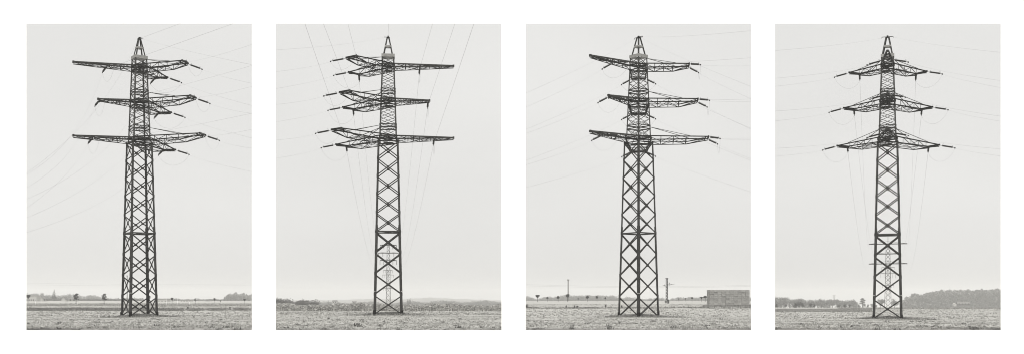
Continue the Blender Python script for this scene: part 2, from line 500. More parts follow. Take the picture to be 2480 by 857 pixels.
    # cross arms
    for li, (z, dp, La, Lc, us, tz) in enumerate(LV):
        La = La * (.955 if idx == 3 else 1)
        hwv = hw_up(z) if li < 2 else 1.62
        # side arms A (+135) and B (-135)
        for nm, sgn in (('A', 1), ('B', -1)):
            u = Vector((-.7071, .7071 * sgn, 0)); v = Vector((.7071, .7071 * sgn, 0))   # v points to the +-y side corner
            d = hwv * 1.414
            wt = 1.2; tl = tilt(135 * sgn, z)
            Z = Vector((0, 0, z))
            def T(t, sd): return u * (La * t) + v * (sd * lerp(d, wt, t)) + Z + Vector((0, 0, -.02 + tl * La * t))
            def Bt(t, sd):
                dz = dp if t <= .68 else lerp(dp, .30, (t - .68) / .32)
                return u * (La * t) + v * (sd * (lerp(d, wt, t) - .06)) + Z - Vector((0, 0, dz - tl * La * t))
            t0 = d / La * 0.0
            b = MB()
            for sd in (1, -1):
                b.bar(T(0.0, sd), T(1, sd), .15, .17)
            for sd in (1, -1):
                b.bar(Bt(0.06, sd), Bt(.68, sd), .10, .12); b.bar(Bt(.68, sd), Bt(1, sd), .13, .15)
            # tip
            b.bar(T(1.0, 1) + v * .12, T(1.0, -1) - v * .12, .22, .30)
            b.bar(T(.955, 1) - Vector((0, 0, .2)), T(.955, -1) - Vector((0, 0, .2)), .14, .2)
            arm = b.build('crossarm', sdk, root)
            br = MB()
            ns = [.0, .14, .32, .50, .68, 1.0]
            for sd in (1, -1):
                for i in range(1, len(ns) - 1):
                    a0, a1 = ns[i], ns[i+1]
                    if i % 2: br.bar(T(a0, sd), Bt(a1, sd), .075)
                    else: br.bar(Bt(a0, sd), T(a1, sd), .075)
                    br.bar(T(a0, sd), Bt(a0, sd), .08)
            br.bar(T(0.02, 1), T(0.02, -1), .1, .1)
            for i in range(1, len(ns) - 1):
                a0, a1 = ns[i], ns[i+1]
                sg = 1 if i % 2 else -1
                br.bar(Bt(a0, 1), Bt(a0, -1), .07, .07)
                br.bar(Bt(a0, sg), Bt(a1, -sg), .06, .06)
            br.build('arm_bracing', sdk, arm)
            # tie rods
            tb = MB(); hh = hw_up(tz)
            for sd in (1, -1):
                tb.bar(u * (hh * 1.414) + Vector((0, 0, tz)), T(.73, sd) + Vector((0, 0, .1)), .075, .075)
            tb.build('tie_rod', st, root)
            # insulators: to +-y and to -x
            ea = []
            for key, cr, dr in (('side', T(1.0, 1) + v * .12, Vector((0, sgn, 0))), ('back', T(1.0, -1) - v * .12, Vector((-1, 0, 0)))):
                ea.append((key, cr - Vector((0, 0, .1)), dr))
            pts = []
            for key, p, dr in ea:
                dv = (dr + Vector((0, 0, -.21))).normalized()
                q = Matrix.Translation(p) @ dv.to_track_quat('X', 'Z').to_matrix().to_4x4()
                o = bpy.data.objects.new('insulator', INS); col.objects.link(o); o.parent = root; o.matrix_local = q
                e = p + dv * 2.62 - Vector((0, 0, .1)); ends[(nm, li, key)] = e; pts.append(e)
            jumper(root, pts[0], pts[1], 1.9 if li else 1.7)
        # long arm C along +x
        hr = hwv
        L0 = 0.0
        Z = Vector((0, 0, z - .02)); tc = tilt(0, z)
        def T(t, sd): return Vector((lerp(-hr*.9, Lc, t), sd * lerp(hr + .06, .17, max(0, (t*(Lc+hr*.9) - hr*.9*2) / (Lc - hr*.9))), 0)) + Z + Vector((0, 0, -.12 * t + tc * lerp(0, Lc, t)))
        def Bt(t, sd):
            return T(t, sd) * 1.0 - Vector((0, sd * .05, lerp(dp, .36, t)))
        b = MB()
        for sd in (1, -1):
            N = 6
            for i in range(N):
                b.bar(T(i/N, sd), T((i+1)/N, sd), .16, .24)
        b.bar(T(1, 1), T(1, -1), .3, .40)
        arm = b.build('crossarm', st, root)
        b = MB()
        f0 = 2 * hr * .9 / (Lc + hr * .9)
        ns = [lerp(f0, 1, k) for k in (0, .2, .4, .6, .8, 1)]
        for sd in (1, -1):
            b.bar(Bt(f0, sd), Bt(1, sd), .10, .10)
            for i in range(5):
                if i % 2: b.bar(T(ns[i], sd), Bt(ns[i+1], sd), .07)
                else: b.bar(Bt(ns[i], sd), T(ns[i+1], sd), .07)
                b.bar(T(ns[i], sd), Bt(ns[i], sd), .08)
        for i in range(5):
            sg = 1 if i % 2 else -1
            b.bar(T(ns[i], 1), T(ns[i], -1), .07, .07); b.bar(T(ns[i], sg), T(ns[i+1], -sg), .06, .06)
            b.bar(Bt(ns[i], 1), Bt(ns[i], -1), .08, .08); b.bar(Bt(ns[i], sg), Bt(ns[i+1], -sg), .08, .08)
        # joint plates
        for uu in (us, us * .55):
            t = (uu + hr*.9) / (Lc + hr*.9)
            for sd in (1, -1): b.box(T(t, sd) - Vector((0, 0, .25)), (.18, .08, .6))
        b.build('arm_bracing', sdk, arm)
        t = (us + hr*.9) / (Lc + hr*.9)
        pts = []
        for sd in (1, -1):
            p = Vector((us, sd * (abs(T(t, 1).y) + .12), z - .35 + tc * us))
            dv = Vector((0, sd, -.21)).normalized()
            q = Matrix.Translation(p) @ dv.to_track_quat('X', 'Z').to_matrix().to_4x4()
            o = bpy.data.objects.new('insulator', INS); col.objects.link(o); o.parent = root; o.matrix_local = q
            e = p + dv * 2.62 - Vector((0, 0, .1)); pts.append(e); ends[('C', li, 'plus' if sd > 0 else 'minus')] = e
        jumper(root, pts[0], pts[1], 2.0)
    ends[('P', 0, 'plus')] = Vector((0, .98, 48.2)); ends[('P', 0, 'minus')] = Vector((0, -.98, 48.2)); ends[('P', 0, 'back')] = Vector((-.7, 0, 48.3))
    # small white danger plates
    for cx, cy in C4:
        w = root.matrix_basis @ Vector((cx, cy, 0))
    cand = sorted(C4, key=lambda c: (Matrix.Rotation(th, 3, 'Z') @ Vector((c[0], c[1], 0))).y)
    for c in ([cand[0]] if idx in (0, 2) else cand[:2]):
        hh = hw_low(4.1) + .09
        b = MB(); b.box((c[0] * hh, c[1] * (hh - .17), 4.1), (.03, .28, .12)); b.box((c[0] * (hh - .17), c[1] * hh, 4.1), (.28, .03, .12))
        b.build('warning_plate', M['house'], root)
    bpy.context.view_layer.update()
    return root, {k: root.matrix_world @ v for k, v in ends.items()}

def jumper(root, a, b, sag):
    pts = []
    for i in range(13):
        t = i / 12; p = a.lerp(b, t); k = 4 * t * (1 - t)
        mid = (a + b) / 2
        pts.append(p - Vector((0, 0, sag * k ** .8)))
    m = MB(); m.tube(pts, .009, 4); m.build('jumper_cable', M['wire'], root, True)

_b = insulator_mesh()
INS = bpy.data.meshes.new('insulator'); INS.from_pydata([tuple(v) for v in _b.v], [], _b.f); INS.materials.append(M['ceramic']); INS.update()
pyl = [make_pylon(i) for i in range(4)]

# ------------------------------------------------------------------ distant pylons (same line, further off)
def far_pylon(xc, ytop, Y, arms, zg, label, hw0, hw1, w=.24, at=.5):
    """arms: (row, half width in photo px)"""
    s = Y / F
    X = (xc - 1240) * s
    root = empty('electricity_pylon', (X, Y, zg), -math.atan(X / Y)); tag(root, label, 'pylon', 'distant pylons of the lines')
    H = EYE + (HZ - ytop) * s - zg
    C4 = ((1, 1), (-1, 1), (-1, -1), (1, -1))
    hwf = lambda z: lerp(hw0, hw1, z / H)
    zk = EYE + (HZ - arms[0][0]) * s - zg
    b = MB()
    for cx, cy in C4: b.bar((cx*hw0, cy*hw0, 0), (cx*hwf(zk), cy*hwf(zk), zk), w)
    b.build('leg', M['steel'], root)
    b = MB()
    n = 14; zz = [zk * (1 - (1 - i / n) ** 1.15) for i in range(n + 1)]
    for k in range(4):
        c0, c1 = C4[k], C4[(k+1) % 4]
        for i in range(n):
            h0, h1 = hwf(zz[i]), hwf(zz[i+1])
            b.bar((c0[0]*h0, c0[1]*h0, zz[i]), (c1[0]*h1, c1[1]*h1, zz[i+1]), w*.55); b.bar((c1[0]*h0, c1[1]*h0, zz[i]), (c0[0]*h1, c0[1]*h1, zz[i+1]), w*.55)
    b.build('lattice_bracing', M['steel'], root)
    b = MB(); b.bar((0, 0, zk), (0, 0, H), .3); b.build('peak_mast', M['steel'], root)
    tips = []
    for (row, hwpx, dropm) in arms:
        z = EYE + (HZ - row) * s - zg; L = hwpx * s; b = MB()
        for q in (1, -1):
            b.bar((-L, 0, z), (L, 0, z), .30, at); 
            b.bar((q*hwf(z), 0, z + L * .13), (q*L, 0, z + .1), .14); b.bar((-hwf(z), 0, z + L*.13), (hwf(z), 0, z + L*.13), .14)
        b.build('crossarm', M['steel'], root)
        for q in (-1, 1):
            for fr in ((1, .55) if dropm else (.98,)):
                m = MB(); m.tube([(q*L*fr, 0, z), (q*L*fr, 0, z - max(dropm, .4))], .16 if dropm else .1, 5); m.build('insulator', M['ceramic'], root)
            tips.append(Vector((q * L, 0, z - max(dropm, .4))))
    bpy.context.view_layer.update()
    return root, [root.matrix_world @ t for t in tips]
f2, tips2 = far_pylon(940.5, 587, 700, [(593, 19.5, 2.6), (612, 24, 2.6), (630, 20, 2.8)], -.5, 'pale distant lattice pylon seen through the lower bracing of the second big pylon', 1.55, .75)
f2b, _ = far_pylon(939.5, 649, 1350, [(654, 11, 3.5), (665, 13.5, 3.5), (697, 10, 3)], -1.2, 'very faint small pylon beyond the distant one behind the second big pylon', 1.9, .8)
f4, tips4 = far_pylon(2150.5, 572, 690, [(590, 44, 0), (614, 25, 0), (638, 44, 0)], -.4, 'pale distant lattice pylon with wide bars seen through the fourth big pylon', 2.0, 1.0, w=.28, at=.6)
f4b, _ = far_pylon(2151, 642, 1350, [(647, 15, 3), (661, 17, 6), (690, 13, 3)], -2.0, 'very faint small pylon beyond the distant one behind the fourth big pylon', 2.2, .9)
f4c, _ = far_pylon(2020, 711, 3800, [(714, 4, 3), (720, 4, 3)], -3, 'tiny pylon above the treetops left of the fourth big pylon', 2.5, 1.2, w=.9)

# ------------------------------------------------------------------ conductors
ORD = ['first', 'second', 'third', 'fourth']
def wire(a, b, sag, label, r=.022, group='thin overhead conductors of the pylon lines'):
    n = 26; pts = [a.lerp(b, i / n) - Vector((0, 0, 4 * sag * (i / n) * (1 - i / n))) for i in range(n + 1)]
    m = MB(); m.tube(pts, r, 5)
    c = pts[0]; m.v = [v - c for v in m.v]
    o = m.build('power_line', M['wire'], None, True); o.location = c
    tag(o, label, 'power line', group)
ARM = [{'A': 'near right', 'B': 'far right', 'C': 'long left'}, {'A': 'far left', 'B': 'near left', 'C': 'long right'},
       {'A': 'right', 'B': 'rear', 'C': 'long left'}, {'A': 'left', 'B': 'right', 'C': 'front'}]
ARM[3] = {'A': 'right', 'B': 'left', 'C': 'front'}
def lab(t, arm, lv, where):
    if arm == 'P': return f"faint earth wire from the {ORD[t]} big pylon's peak, {where}"
    return f"thin wire from the {ORD[t]} big pylon's {NAMES[lv]} {ARM[t][arm]} arm {where}"
# each: tower, arm, level, string, (column,row) where it passes behind the wall's edge, sag
WX = [
    (0, 'P', 0, 'minus', (40, 436), 5), (0, 'C', 0, 'minus', (40, 436), 5.5), (0, 'C', 1, 'minus', (40, 468), 4), (0, 'B', 0, 'side', (40, 492), 6),
    (0, 'C', 2, 'minus', (40, 520), 2.0), (0, 'B', 1, 'side', (40, 537), 4.5), (0, 'B', 2, 'side', (40, 570), 3.5),
    (0, 'A', 0, 'side', (632, 101), .5), (0, 'C', 1, 'plus', (632, 153), .8), (0, 'A', 1, 'side', (632, 204), .5), (0, 'C', 2, 'plus', (632, 270), .8),
    (0, 'A', 2, 'side', (632, 309), .5), (0, 'P', 0, 'back', (632, 162), .4), (0, 'A', 0, 'back', (632, 207), .4), (0, 'B', 0, 'back', (632, 262), .5),
    (0, 'A', 1, 'back', (632, 279), .4), (0, 'B', 1, 'back', (632, 340), .5), (0, 'A', 2, 'back', (632, 362), .4), (0, 'B', 2, 'back', (632, 420), .5),
    (1, 'P', 0, 'back', (646, 123), .7), (1, 'B', 0, 'back', (646, 177), .4), (1, 'A', 0, 'back', (646, 219), .4), (1, 'B', 1, 'back', (646, 256), .4),
    (1, 'A', 1, 'back', (646, 299), .4), (1, 'B', 2, 'back', (646, 341), .4), (1, 'A', 2, 'back', (646, 387), .4),
    (2, 'P', 0, 'minus', (1251, 236), .7), (2, 'C', 0, 'minus', (1251, 270), .5), (2, 'B', 0, 'side', (1251, 323), .6), (2, 'C', 1, 'minus', (1251, 332), .5),
    (2, 'B', 1, 'side', (1251, 397), .6), (2, 'C', 2, 'minus', (1251, 406), .5), (2, 'B', 2, 'side', (1251, 460), .6),
    (2, 'P', 0, 'plus', (1841, 73), .5), (2, 'P', 0, 'back', (1841, 219), .6), (2, 'C', 0, 'plus', (1841, 139), .5), (2, 'A', 0, 'side', (1841, 160), .2),
    (2, 'A', 0, 'back', (1841, 250), .3), (2, 'B', 0, 'back', (1841, 321), .4), (2, 'C', 1, 'plus', (1841, 240), .5), (2, 'A', 1, 'side', (1841, 247), .2),
    (2, 'A', 1, 'back', (1841, 323), .3), (2, 'B', 1, 'back', (1841, 398), .4), (2, 'C', 2, 'plus', (1841, 335), .4), (2, 'A', 2, 'side', (1841, 339), .2),
    (2, 'A', 2, 'back', (1841, 393), .2), (2, 'B', 2, 'back', (1841, 472), .4),
    (3, 'P', 0, 'minus', (1855, 125), .5), (3, 'C', 0, 'minus', (1855, 192), .6), (3, 'B', 0, 'side', (1855, 212), .3), (3, 'C', 1, 'minus', (1855, 271), .6),
    (3, 'B', 1, 'side', (1855, 296), .3), (3, 'C', 2, 'minus', (1855, 361), .6), (3, 'B', 2, 'side', (1855, 381), .2),
    (3, 'P', 0, 'plus', (2446, 130), .5), (3, 'C', 0, 'plus', (2446, 199), .6), (3, 'A', 0, 'side', (2446, 217), .3), (3, 'C', 1, 'plus', (2446, 285), .6),
    (3, 'A', 1, 'side', (2446, 298), .3), (3, 'C', 2, 'plus', (2446, 363), .6), (3, 'A', 2, 'side', (2446, 381), .2),
]
for (t, arm, lv, key, (ex, ey), sag) in WX:
    p = pyl[t][1][(arm, lv, key)]
    side = 'left' if ex < TOWERS[t][0] else 'right'
    cx = 1240 + F * p.x / p.y; cy = HZ - F * (p.z - EYE) / p.y
    slope = (ey - cy) / abs(ex - cx)
    how = 'steeply' if slope > .7 else 'gently' if abs(slope) < .12 else ('down' if slope > 0 else 'up')
    e = px(ex, ey, YW + .46)
    rt = {'steeply': 'steeply down', 'gently': 'almost level', 'down': 'down', 'up': 'up'}[how] + ' to the ' + side
    wire(p, e, sag * (.5 if t == 0 and ex < 100 else .4), lab(t, arm, lv, rt), .0042)
# those that pass overhead towards the viewer
UP = [(0, 'P', 0, 'plus', (435, 57), 1.2), (0, 'C', 0, 'plus', (557, 57), 1.6),
      (1, 'P', 0, 'minus', (941, 57), .8), (1, 'C', 0, 'minus', (1047, 57), 1.2), (1, 'C', 1, 'minus', (1100, 57), 1.2), (1, 'C', 2, 'minus', (1145, 57), 1.0),
      (1, 'B', 0, 'side', (843, 57), 1.2), (1, 'B', 1, 'side', (785, 57), 1.2), (1, 'B', 2, 'side', (741, 57), 1.0)]
for (t, arm, lv, key, (ex, ey), dz) in UP:
    p = pyl[t][1][(arm, lv, key)]
    Yq = (p.z - dz - EYE) * F / (HZ - ey)
    q = px(ex, ey, Yq); d = (q - p); e = p + d * ((p.y + 30) / (p.y - Yq))
    wire(p, e, .4, lab(t, arm, lv, 'up and over the viewer'), .0105)
# those that run on to the distant pylons
for t, tips, lst in ((1, tips2, [('A', 0, 'side', 0), ('A', 1, 'side', 2), ('A', 2, 'side', 4), ('C', 0, 'plus', 1), ('C', 1, 'plus', 3), ('C', 2, 'plus', 5)]),
                     (3, tips4, [('B', 0, 'back', 0), ('B', 1, 'back', 2), ('B', 2, 'back', 4), ('A', 0, 'back', 1), ('A', 1, 'back', 3), ('A', 2, 'back', 5)])):
    for arm, lv, key, k in lst:
        wire(pyl[t][1][(arm, lv, key)], tips[k], 11, lab(t, arm, lv, 'back to the distant pylon'), .012)

# ------------------------------------------------------------------ vegetation
def grass_tufts(name, X, Y, h, w, nb, material, tl, th_, kind='stuff', spread=1.0):
    """nb triangular blades at every point"""
    k = len(X); Z = hgt(X, Y)
    X = np.repeat(X, nb); Y = np.repeat(Y, nb); Z = np.repeat(Z, nb); h = np.repeat(h, nb); w = np.repeat(w, nb)
    n = len(X); an = nr.rand(n) * 6.283; r = nr.rand(n) * w * .8 * spread
    bx = X + np.cos(an) * r; by = Y + np.sin(an) * r
    hh = h * (.55 + .6 * nr.rand(n)); ln = hh * (.25 + .5 * nr.rand(n)); la = nr.rand(n) * 6.283
    pw_ = w * (.12 + .16 * nr.rand(n)); pa = nr.rand(n) * 6.283
    P = np.zeros((n, 3, 3))
    P[:, 0] = np.stack([bx - np.cos(pa) * pw_, by - np.sin(pa) * pw_, Z - .03], -1)
    P[:, 1] = np.stack([bx + np.cos(pa) * pw_, by + np.sin(pa) * pw_, Z - .03], -1)
    P[:, 2] = np.stack([bx + np.cos(la) * ln, by + np.sin(la) * ln, Z + hh], -1)
    t = np.repeat(tl + (th_ - tl) * nr.rand(k), nb) * (.85 + .3 * nr.rand(n))
    o = quads_obj(name, P, material, None, t, 3)
    tag(o, kind=kind); return o

def sector(n, Y0, Y1, margin=30, panels=(0, 1, 2, 3), power=1.0):
    Xs, Ys = [], []
    for k in panels:
        a, b = OPEN[k]; m = n // len(panels)
        c = a - margin + (b - a + 2 * margin) * nr.rand(m)
        u = nr.rand(m)
        Yv = np.sqrt(Y0 ** 2 + (Y1 ** 2 - Y0 ** 2) * u)
        if power != 1: Yv = Y0 + (Y1 - Y0) * u ** power
        Xs.append((c - 1240) * Yv / F); Ys.append(Yv)
    return np.concatenate(Xs), np.concatenate(Ys)

def clumpy(X, Y, f=.35):
    v = np.sin(X * f * 1.7 + 1.3 * np.sin(Y * f)) * np.sin(Y * f * 1.1 + 1.7 * np.sin(X * f * .7)) * .5 + .5
    return v
# short dry grass and stubble
X, Y = sector(52000, 76.5, 190, power=1.25)
k = nr.rand(len(X)) < .25 + .75 * clumpy(X, Y)
X, Y = X[k], Y[k]
grass_tufts('grass', X, Y, .04 + .07 * nr.rand(len(X)) ** 2, .13 + .14 * nr.rand(len(X)), 5, M['grass'], .93, 1.2)
X, Y = sector(12000, 76.5, 260, power=1.5)
k = clumpy(X + 9, Y, .9) > .4; X, Y = X[k], Y[k]
o = grass_tufts('grass_clumps', X, Y, .05 + .10 * nr.rand(len(X)) ** 2, .10 + .16 * nr.rand(len(X)), 6, M['longgrass'], .6, 1.15)
X, Y = sector(230, 77, 150, power=1.2)
X, Y = X + 3 * np.sin(Y * 1.7), Y
grass_tufts('dark_tufts', X, Y, .10 + .16 * nr.rand(len(X)) ** 2, .22 + .3 * nr.rand(len(X)), 12, M['longgrass'], .45, .85)
X, Y = sector(16000, 190, 420, power=1.1)
o = grass_tufts('grass_distance', X, Y, .10 + .15 * nr.rand(len(X)) ** 2, .4 + .3 * nr.rand(len(X)), 4, M['grass'], .65, 1.3)
# long grass on the mounds round the feet
Xs, Ys = [], []
for (tx, fy, ty, ph, ks) in TOWERS:
    X0 = (tx - 1240) * YT / F; n = 2300
    an = nr.rand(n) * 6.283; r = np.abs(nr.randn(n)) * 2.1 + .3
    kk = nr.rand(n) < .35 + .65 * clumpy(r * np.cos(an), r * np.sin(an), 1.3); an, r = an[kk], r[kk]
    Xs.append(X0 + np.cos(an) * r * 1.45 + .8); Ys.append(YT + np.sin(an) * r * .9 - .6)
X = np.concatenate(Xs); Y = np.concatenate(Ys)
grass_tufts('long_grass', X, Y, .11 + .32 * nr.rand(len(X)) ** 1.6, .22 + .2 * nr.rand(len(X)), 7, M['longgrass'], .45, 1.35)
# dark bank of rough vegetation across the first view, ditch verge across the third
def strip(name, x0, x1, Y0, Y1, n, h0, h1, w, material, a, b, gate=None):
    Yv = Y0 + (Y1 - Y0) * nr.rand(n); c = x0 + (x1 - x0) * nr.rand(n); X = (c - 1240) * Yv / F
    if gate is not None:
        kk = nr.rand(n) < gate(c); X, Yv = X[kk], Yv[kk]
    hh = h0 + (h1 - h0) * nr.rand(len(X)) ** 2
    return grass_tufts(name, X, Yv, hh, w * (.6 + .8 * nr.rand(len(X))), 6, material, a, b)
strip('bank_grass', 30, 640, 299, 305.5, 9000, .08, .28, .4, M['bankgrass'], .5, 1.25, lambda c: np.where(c < 445, 1.0, .55 + .3 * np.sin(c * .11)))
strip('verge_grass', 1240, 1850, 285, 300, 6000, .15, .6, .45, M['bankgrass'], .5, 1.25, lambda c: .35 + .55 * (np.sin(c * .045 + 1) > .1))
strip('meadow_grass', 1850, 2110, 300, 420, 9000, .15, .4, .6, M['bankgrass'], .8, 1.5)
strip('meadow_grass', 2030, 2450, 420, 700, 4000, .15, .4, .9, M['bankgrass'], .8, 1.6)
strip('rough_grass', 30, 640, 420, 640, 6000, .2, .6, .8, M['bankgrass'], .9, 1.7)

# maize
def maize():
    n = 17000
    Yv = 300 + 70 * nr.rand(n) ** 1.6; c = 640 + 600 * nr.rand(n); X = (c - 1240) * Yv / F; Z = hgt(X, Yv)
    ph = 1 + .16 * np.sin(c * .031) + .1 * np.sin(c * .11); H = (1.55 + .55 * nr.rand(n)) * ph * np.where(c > 1010, .92, 1.0)
    P = []; T = []
    for q in range(6):
        an = nr.rand(n) * 6.283; z0 = H * (.08 + .85 * nr.rand(n)) if q else np.zeros(n); L = .45 + .3 * nr.rand(n)
        w = .07 + .06 * nr.rand(n)
        if q == 0:
            a = np.stack([X - .05, Yv, Z], -1); b = np.stack([X + .05, Yv, Z], -1); d = np.stack([X, Yv, Z + H], -1)
        else:
            a = np.stack([X, Yv, Z + z0 - w], -1); b = np.stack([X, Yv, Z + z0 + w], -1)
            d = np.stack([X + np.cos(an) * L, Yv + np.sin(an) * L, Z + z0 + .25 * (nr.rand(n) - .2)], -1)
        P.append(np.stack([a, b, d], 1)); T.append(.35 + 1.5 * nr.rand(n) ** 1.6)
    o = quads_obj('maize', np.concatenate(P), M['maize'], None, np.concatenate(T), 3); tag(o, kind='stuff')
maize()

# trees
def crown_arr(blobs, n, size):
    """leaf-clump quads spread through ellipsoids [(cx,cy,cz,rx,ry,rz)]"""
    bl = np.array(blobs, dtype=float); vol = (bl[:, 3] * bl[:, 4] * bl[:, 5]) ** .8; pr = vol / vol.sum()
    k = nr.choice(len(bl), n, p=pr)
    d = nr.randn(n, 3); d /= np.linalg.norm(d, axis=1)[:, None]
    r = nr.rand(n) ** .33 * (.86 + .22 * nr.rand(n))
    c = bl[k, :3] + d * r[:, None] * bl[k, 3:]
    u = nr.randn(n, 3); u /= np.linalg.norm(u, axis=1)[:, None]
    v = np.cross(u, nr.randn(n, 3)); v /= np.linalg.norm(v, axis=1)[:, None]
    s = size * (.5 + .8 * nr.rand(n))[:, None]
    Q = np.stack([c - u * s, c - v * s * .6, c + u * s, c + v * s * .6], 1)
    tb = (.75 + .5 * nr.rand(len(bl)))[k] * (.75 + .5 * nr.rand(n))
    return Q, tb
def blobs_round(H, W, trunk, n=9, flat=1.0):
    zc = trunk + (H - trunk) / 2; hz = (H - trunk) / 2; out_ = []
    for i in range(n):
        an = rnd.random() * 6.283; rr = rnd.random() ** .5 * .58; zz = (rnd.random() * 2 - 1) * .55
        k = .34 + .22 * rnd.random()
        out_.append((math.cos(an) * rr * W / 2, math.sin(an) * rr * W / 2, zc + zz * hz, W / 2 * k, W / 2 * k, hz * k * flat))
    out_.append((0, 0, zc, W * .32, W * .32, hz * .7))
    return out_
def trunk_mb(H, trunk, r, limbs=4, W=4):
    b = MB()
    b.tube([(0, 0, -.3), (r*.3, 0, trunk * .6), (0, r*.3, trunk + (H - trunk) * .45)], r, 6, [r * 1.25, r, r * .4])
    for i in range(limbs):
        an = i * 6.283 / limbs + rnd.random(); z0 = trunk * (.8 + .3 * rnd.random())
        p1 = (math.cos(an) * W * .18, math.sin(an) * W * .18, z0 + (H - trunk) * .25); p2 = (math.cos(an) * W * .32, math.sin(an) * W * .32, z0 + (H - trunk) * .5)
        b.tube([(0, 0, z0), p1, p2], r, 5, [r*.6, r*.4, r*.18])
    return b
PROTO = {}
def tree_proto(kind, v):
    key = (kind, v)
    if key in PROTO: return PROTO[key]
    if kind == 'low': H, W, tr, n, sz = 10, 15, .2, 1100, .55
    elif kind == 'round':   H, W, tr, n, sz = 10, 10, 1.6, 900, .42
    elif kind == 'broad': H, W, tr, n, sz = 10, 14, 2.0, 1000, .45
    elif kind == 'tall':  H, W, tr, n, sz = 10, 6, 1.4, 700, .36
    elif kind == 'poplar': H, W, tr, n, sz = 10, 2.6, .6, 600, .28
    elif kind == 'conifer': H, W, tr, n, sz = 10, 5.5, .5, 900, .3
    elif kind == 'young': H, W, tr, n, sz = 10, 5.4, 5.0, 800, .42
    elif kind == 'sparse': H, W, tr, n, sz = 10, 6.5, 4.2, 620, .42
    elif kind == 'bush':  H, W, tr, n, sz = 10, 16, .3, 700, .6
    if kind == 'low':
        bl = blobs_round(H, W, tr, 13) + [(math.cos(q) * W*.27, math.sin(q) * W*.27, 1.4, W*.24, W*.24, 1.9) for q in range(6)]
    elif kind == 'conifer':
        bl = [(rnd.uniform(-.2, .2), rnd.uniform(-.2, .2), z, W/2 * (1 - z/10.4) ** 1.25 + .25, W/2 * (1 - z/10.4) ** 1.25 + .25, .8) for z in np.linspace(.8, 9.6, 11)]
    elif kind == 'poplar':
        bl = [(rnd.uniform(-.2, .2), rnd.uniform(-.2, .2), z, W/2 * math.sin(math.pi * min(1, (z+1.2)/11.6)) ** .7, W/2 * math.sin(math.pi * min(1, (z+1.2)/11.6)) ** .7, 1.0) for z in np.linspace(1, 9.3, 9)]
    elif kind == 'sparse':
        bl = [(math.cos(q*2.4) * W*.26 * (1 - q*.08), math.sin(q*2.4) * W*.26, tr + .7 + q * .8, W*.22, W*.22, .85) for q in range(7)]
    else: bl = blobs_round(H, W, tr, {'young': 6, 'low': 13, 'round': 10, 'broad': 13, 'tall': 9, 'bush': 10}[kind])
    Q, tb = crown_arr(bl, n, sz)
    PROTO[key] = (Q, tb, trunk_mb(H, tr, .26 if kind != 'young' else .2, 4, W)); return PROTO[key]
MESHES = {}
def tree(kind, v, c, ytop, Y, label, group=None, material='leaf', base=None, wk=1.0, name='tree', cat='tree'):
    """a tree whose axis stands at photo column c, its top at row ytop, at depth Y"""
    X = (c - 1240) * Y / F; zg = float(hgt(X, Y)); H = EYE + (HZ - ytop) * Y / F - zg
    s = H / 10.0
    key = (kind, v, material)
    if key not in MESHES:
        Q, tb, tk = tree_proto(kind, v)
        o1 = quads_obj('crown', Q, M[material], None, tb, 4); o2 = tk.build('trunk', M['bark'])
        MESHES[key] = (o1.data, o2.data); bpy.data.objects.remove(o1); bpy.data.objects.remove(o2)
    root = empty(name, (X, Y, zg), rnd.random() * 6.283, (s * wk, s * wk, s))
    tag(root, label, cat, group)
    for nm, me in zip(('crown', 'trunk'), MESHES[key]):
        if kind == 'bush' and nm == 'trunk': nm = 'stem'
        o = bpy.data.objects.new(nm, me); col.objects.link(o); o.parent = root
    return root

# -- first view: far treeline
def treeline(items, Y, group, lab_, material='leaf'):
    for (c, yt, kind) in items:
        tree(kind, rnd.randrange(3), c, yt, Y * (.97 + .06 * rnd.random()), lab_, group, material, wk=rnd.uniform(.95, 1.3))
top1 = [(60, 713), (90, 712), (100, 710), (110, 714), (120, 717), (140, 718), (150, 715), (163, 713), (176, 712), (186, 717), (198, 717), (212, 718), (222, 714), (230, 717), (240, 719), (255, 721),
        (275, 725), (290, 725), (300, 722), (345, 723), (385, 725), (412, 722), (424, 723), (436, 724), (446, 728), (470, 727), (480, 724), (490, 728), (502, 723), (514, 726), (530, 726), (545, 728)]
cs = [c + rnd.uniform(-2, 2) for c in np.arange(66, 292, 8.5)] + [c + rnd.uniform(-2, 2) for c in list(np.arange(300, 348, 9)) + list(np.arange(386, 442, 9))] + [480, 501, 507, 516, 525, 533]
for i, c in enumerate(cs):
    yt = float(np.interp(c, [a for a, b in top1], [b for a, b in top1])) - 3 + rnd.uniform(-1.2, 1.2)
    tree('low' if i % 4 else 'tall', i % 3, c, yt, 2200 + 60 * rnd.random(), 'hazy grey tree in the far treeline behind the first big pylon', 'trees of the far treeline behind the first pylon', wk=rnd.uniform(.9, 1.15))
tree('conifer', 0, 131, 700, 1350, 'tall dark pointed conifer rising above the treeline left of the first big pylon', wk=1.15)
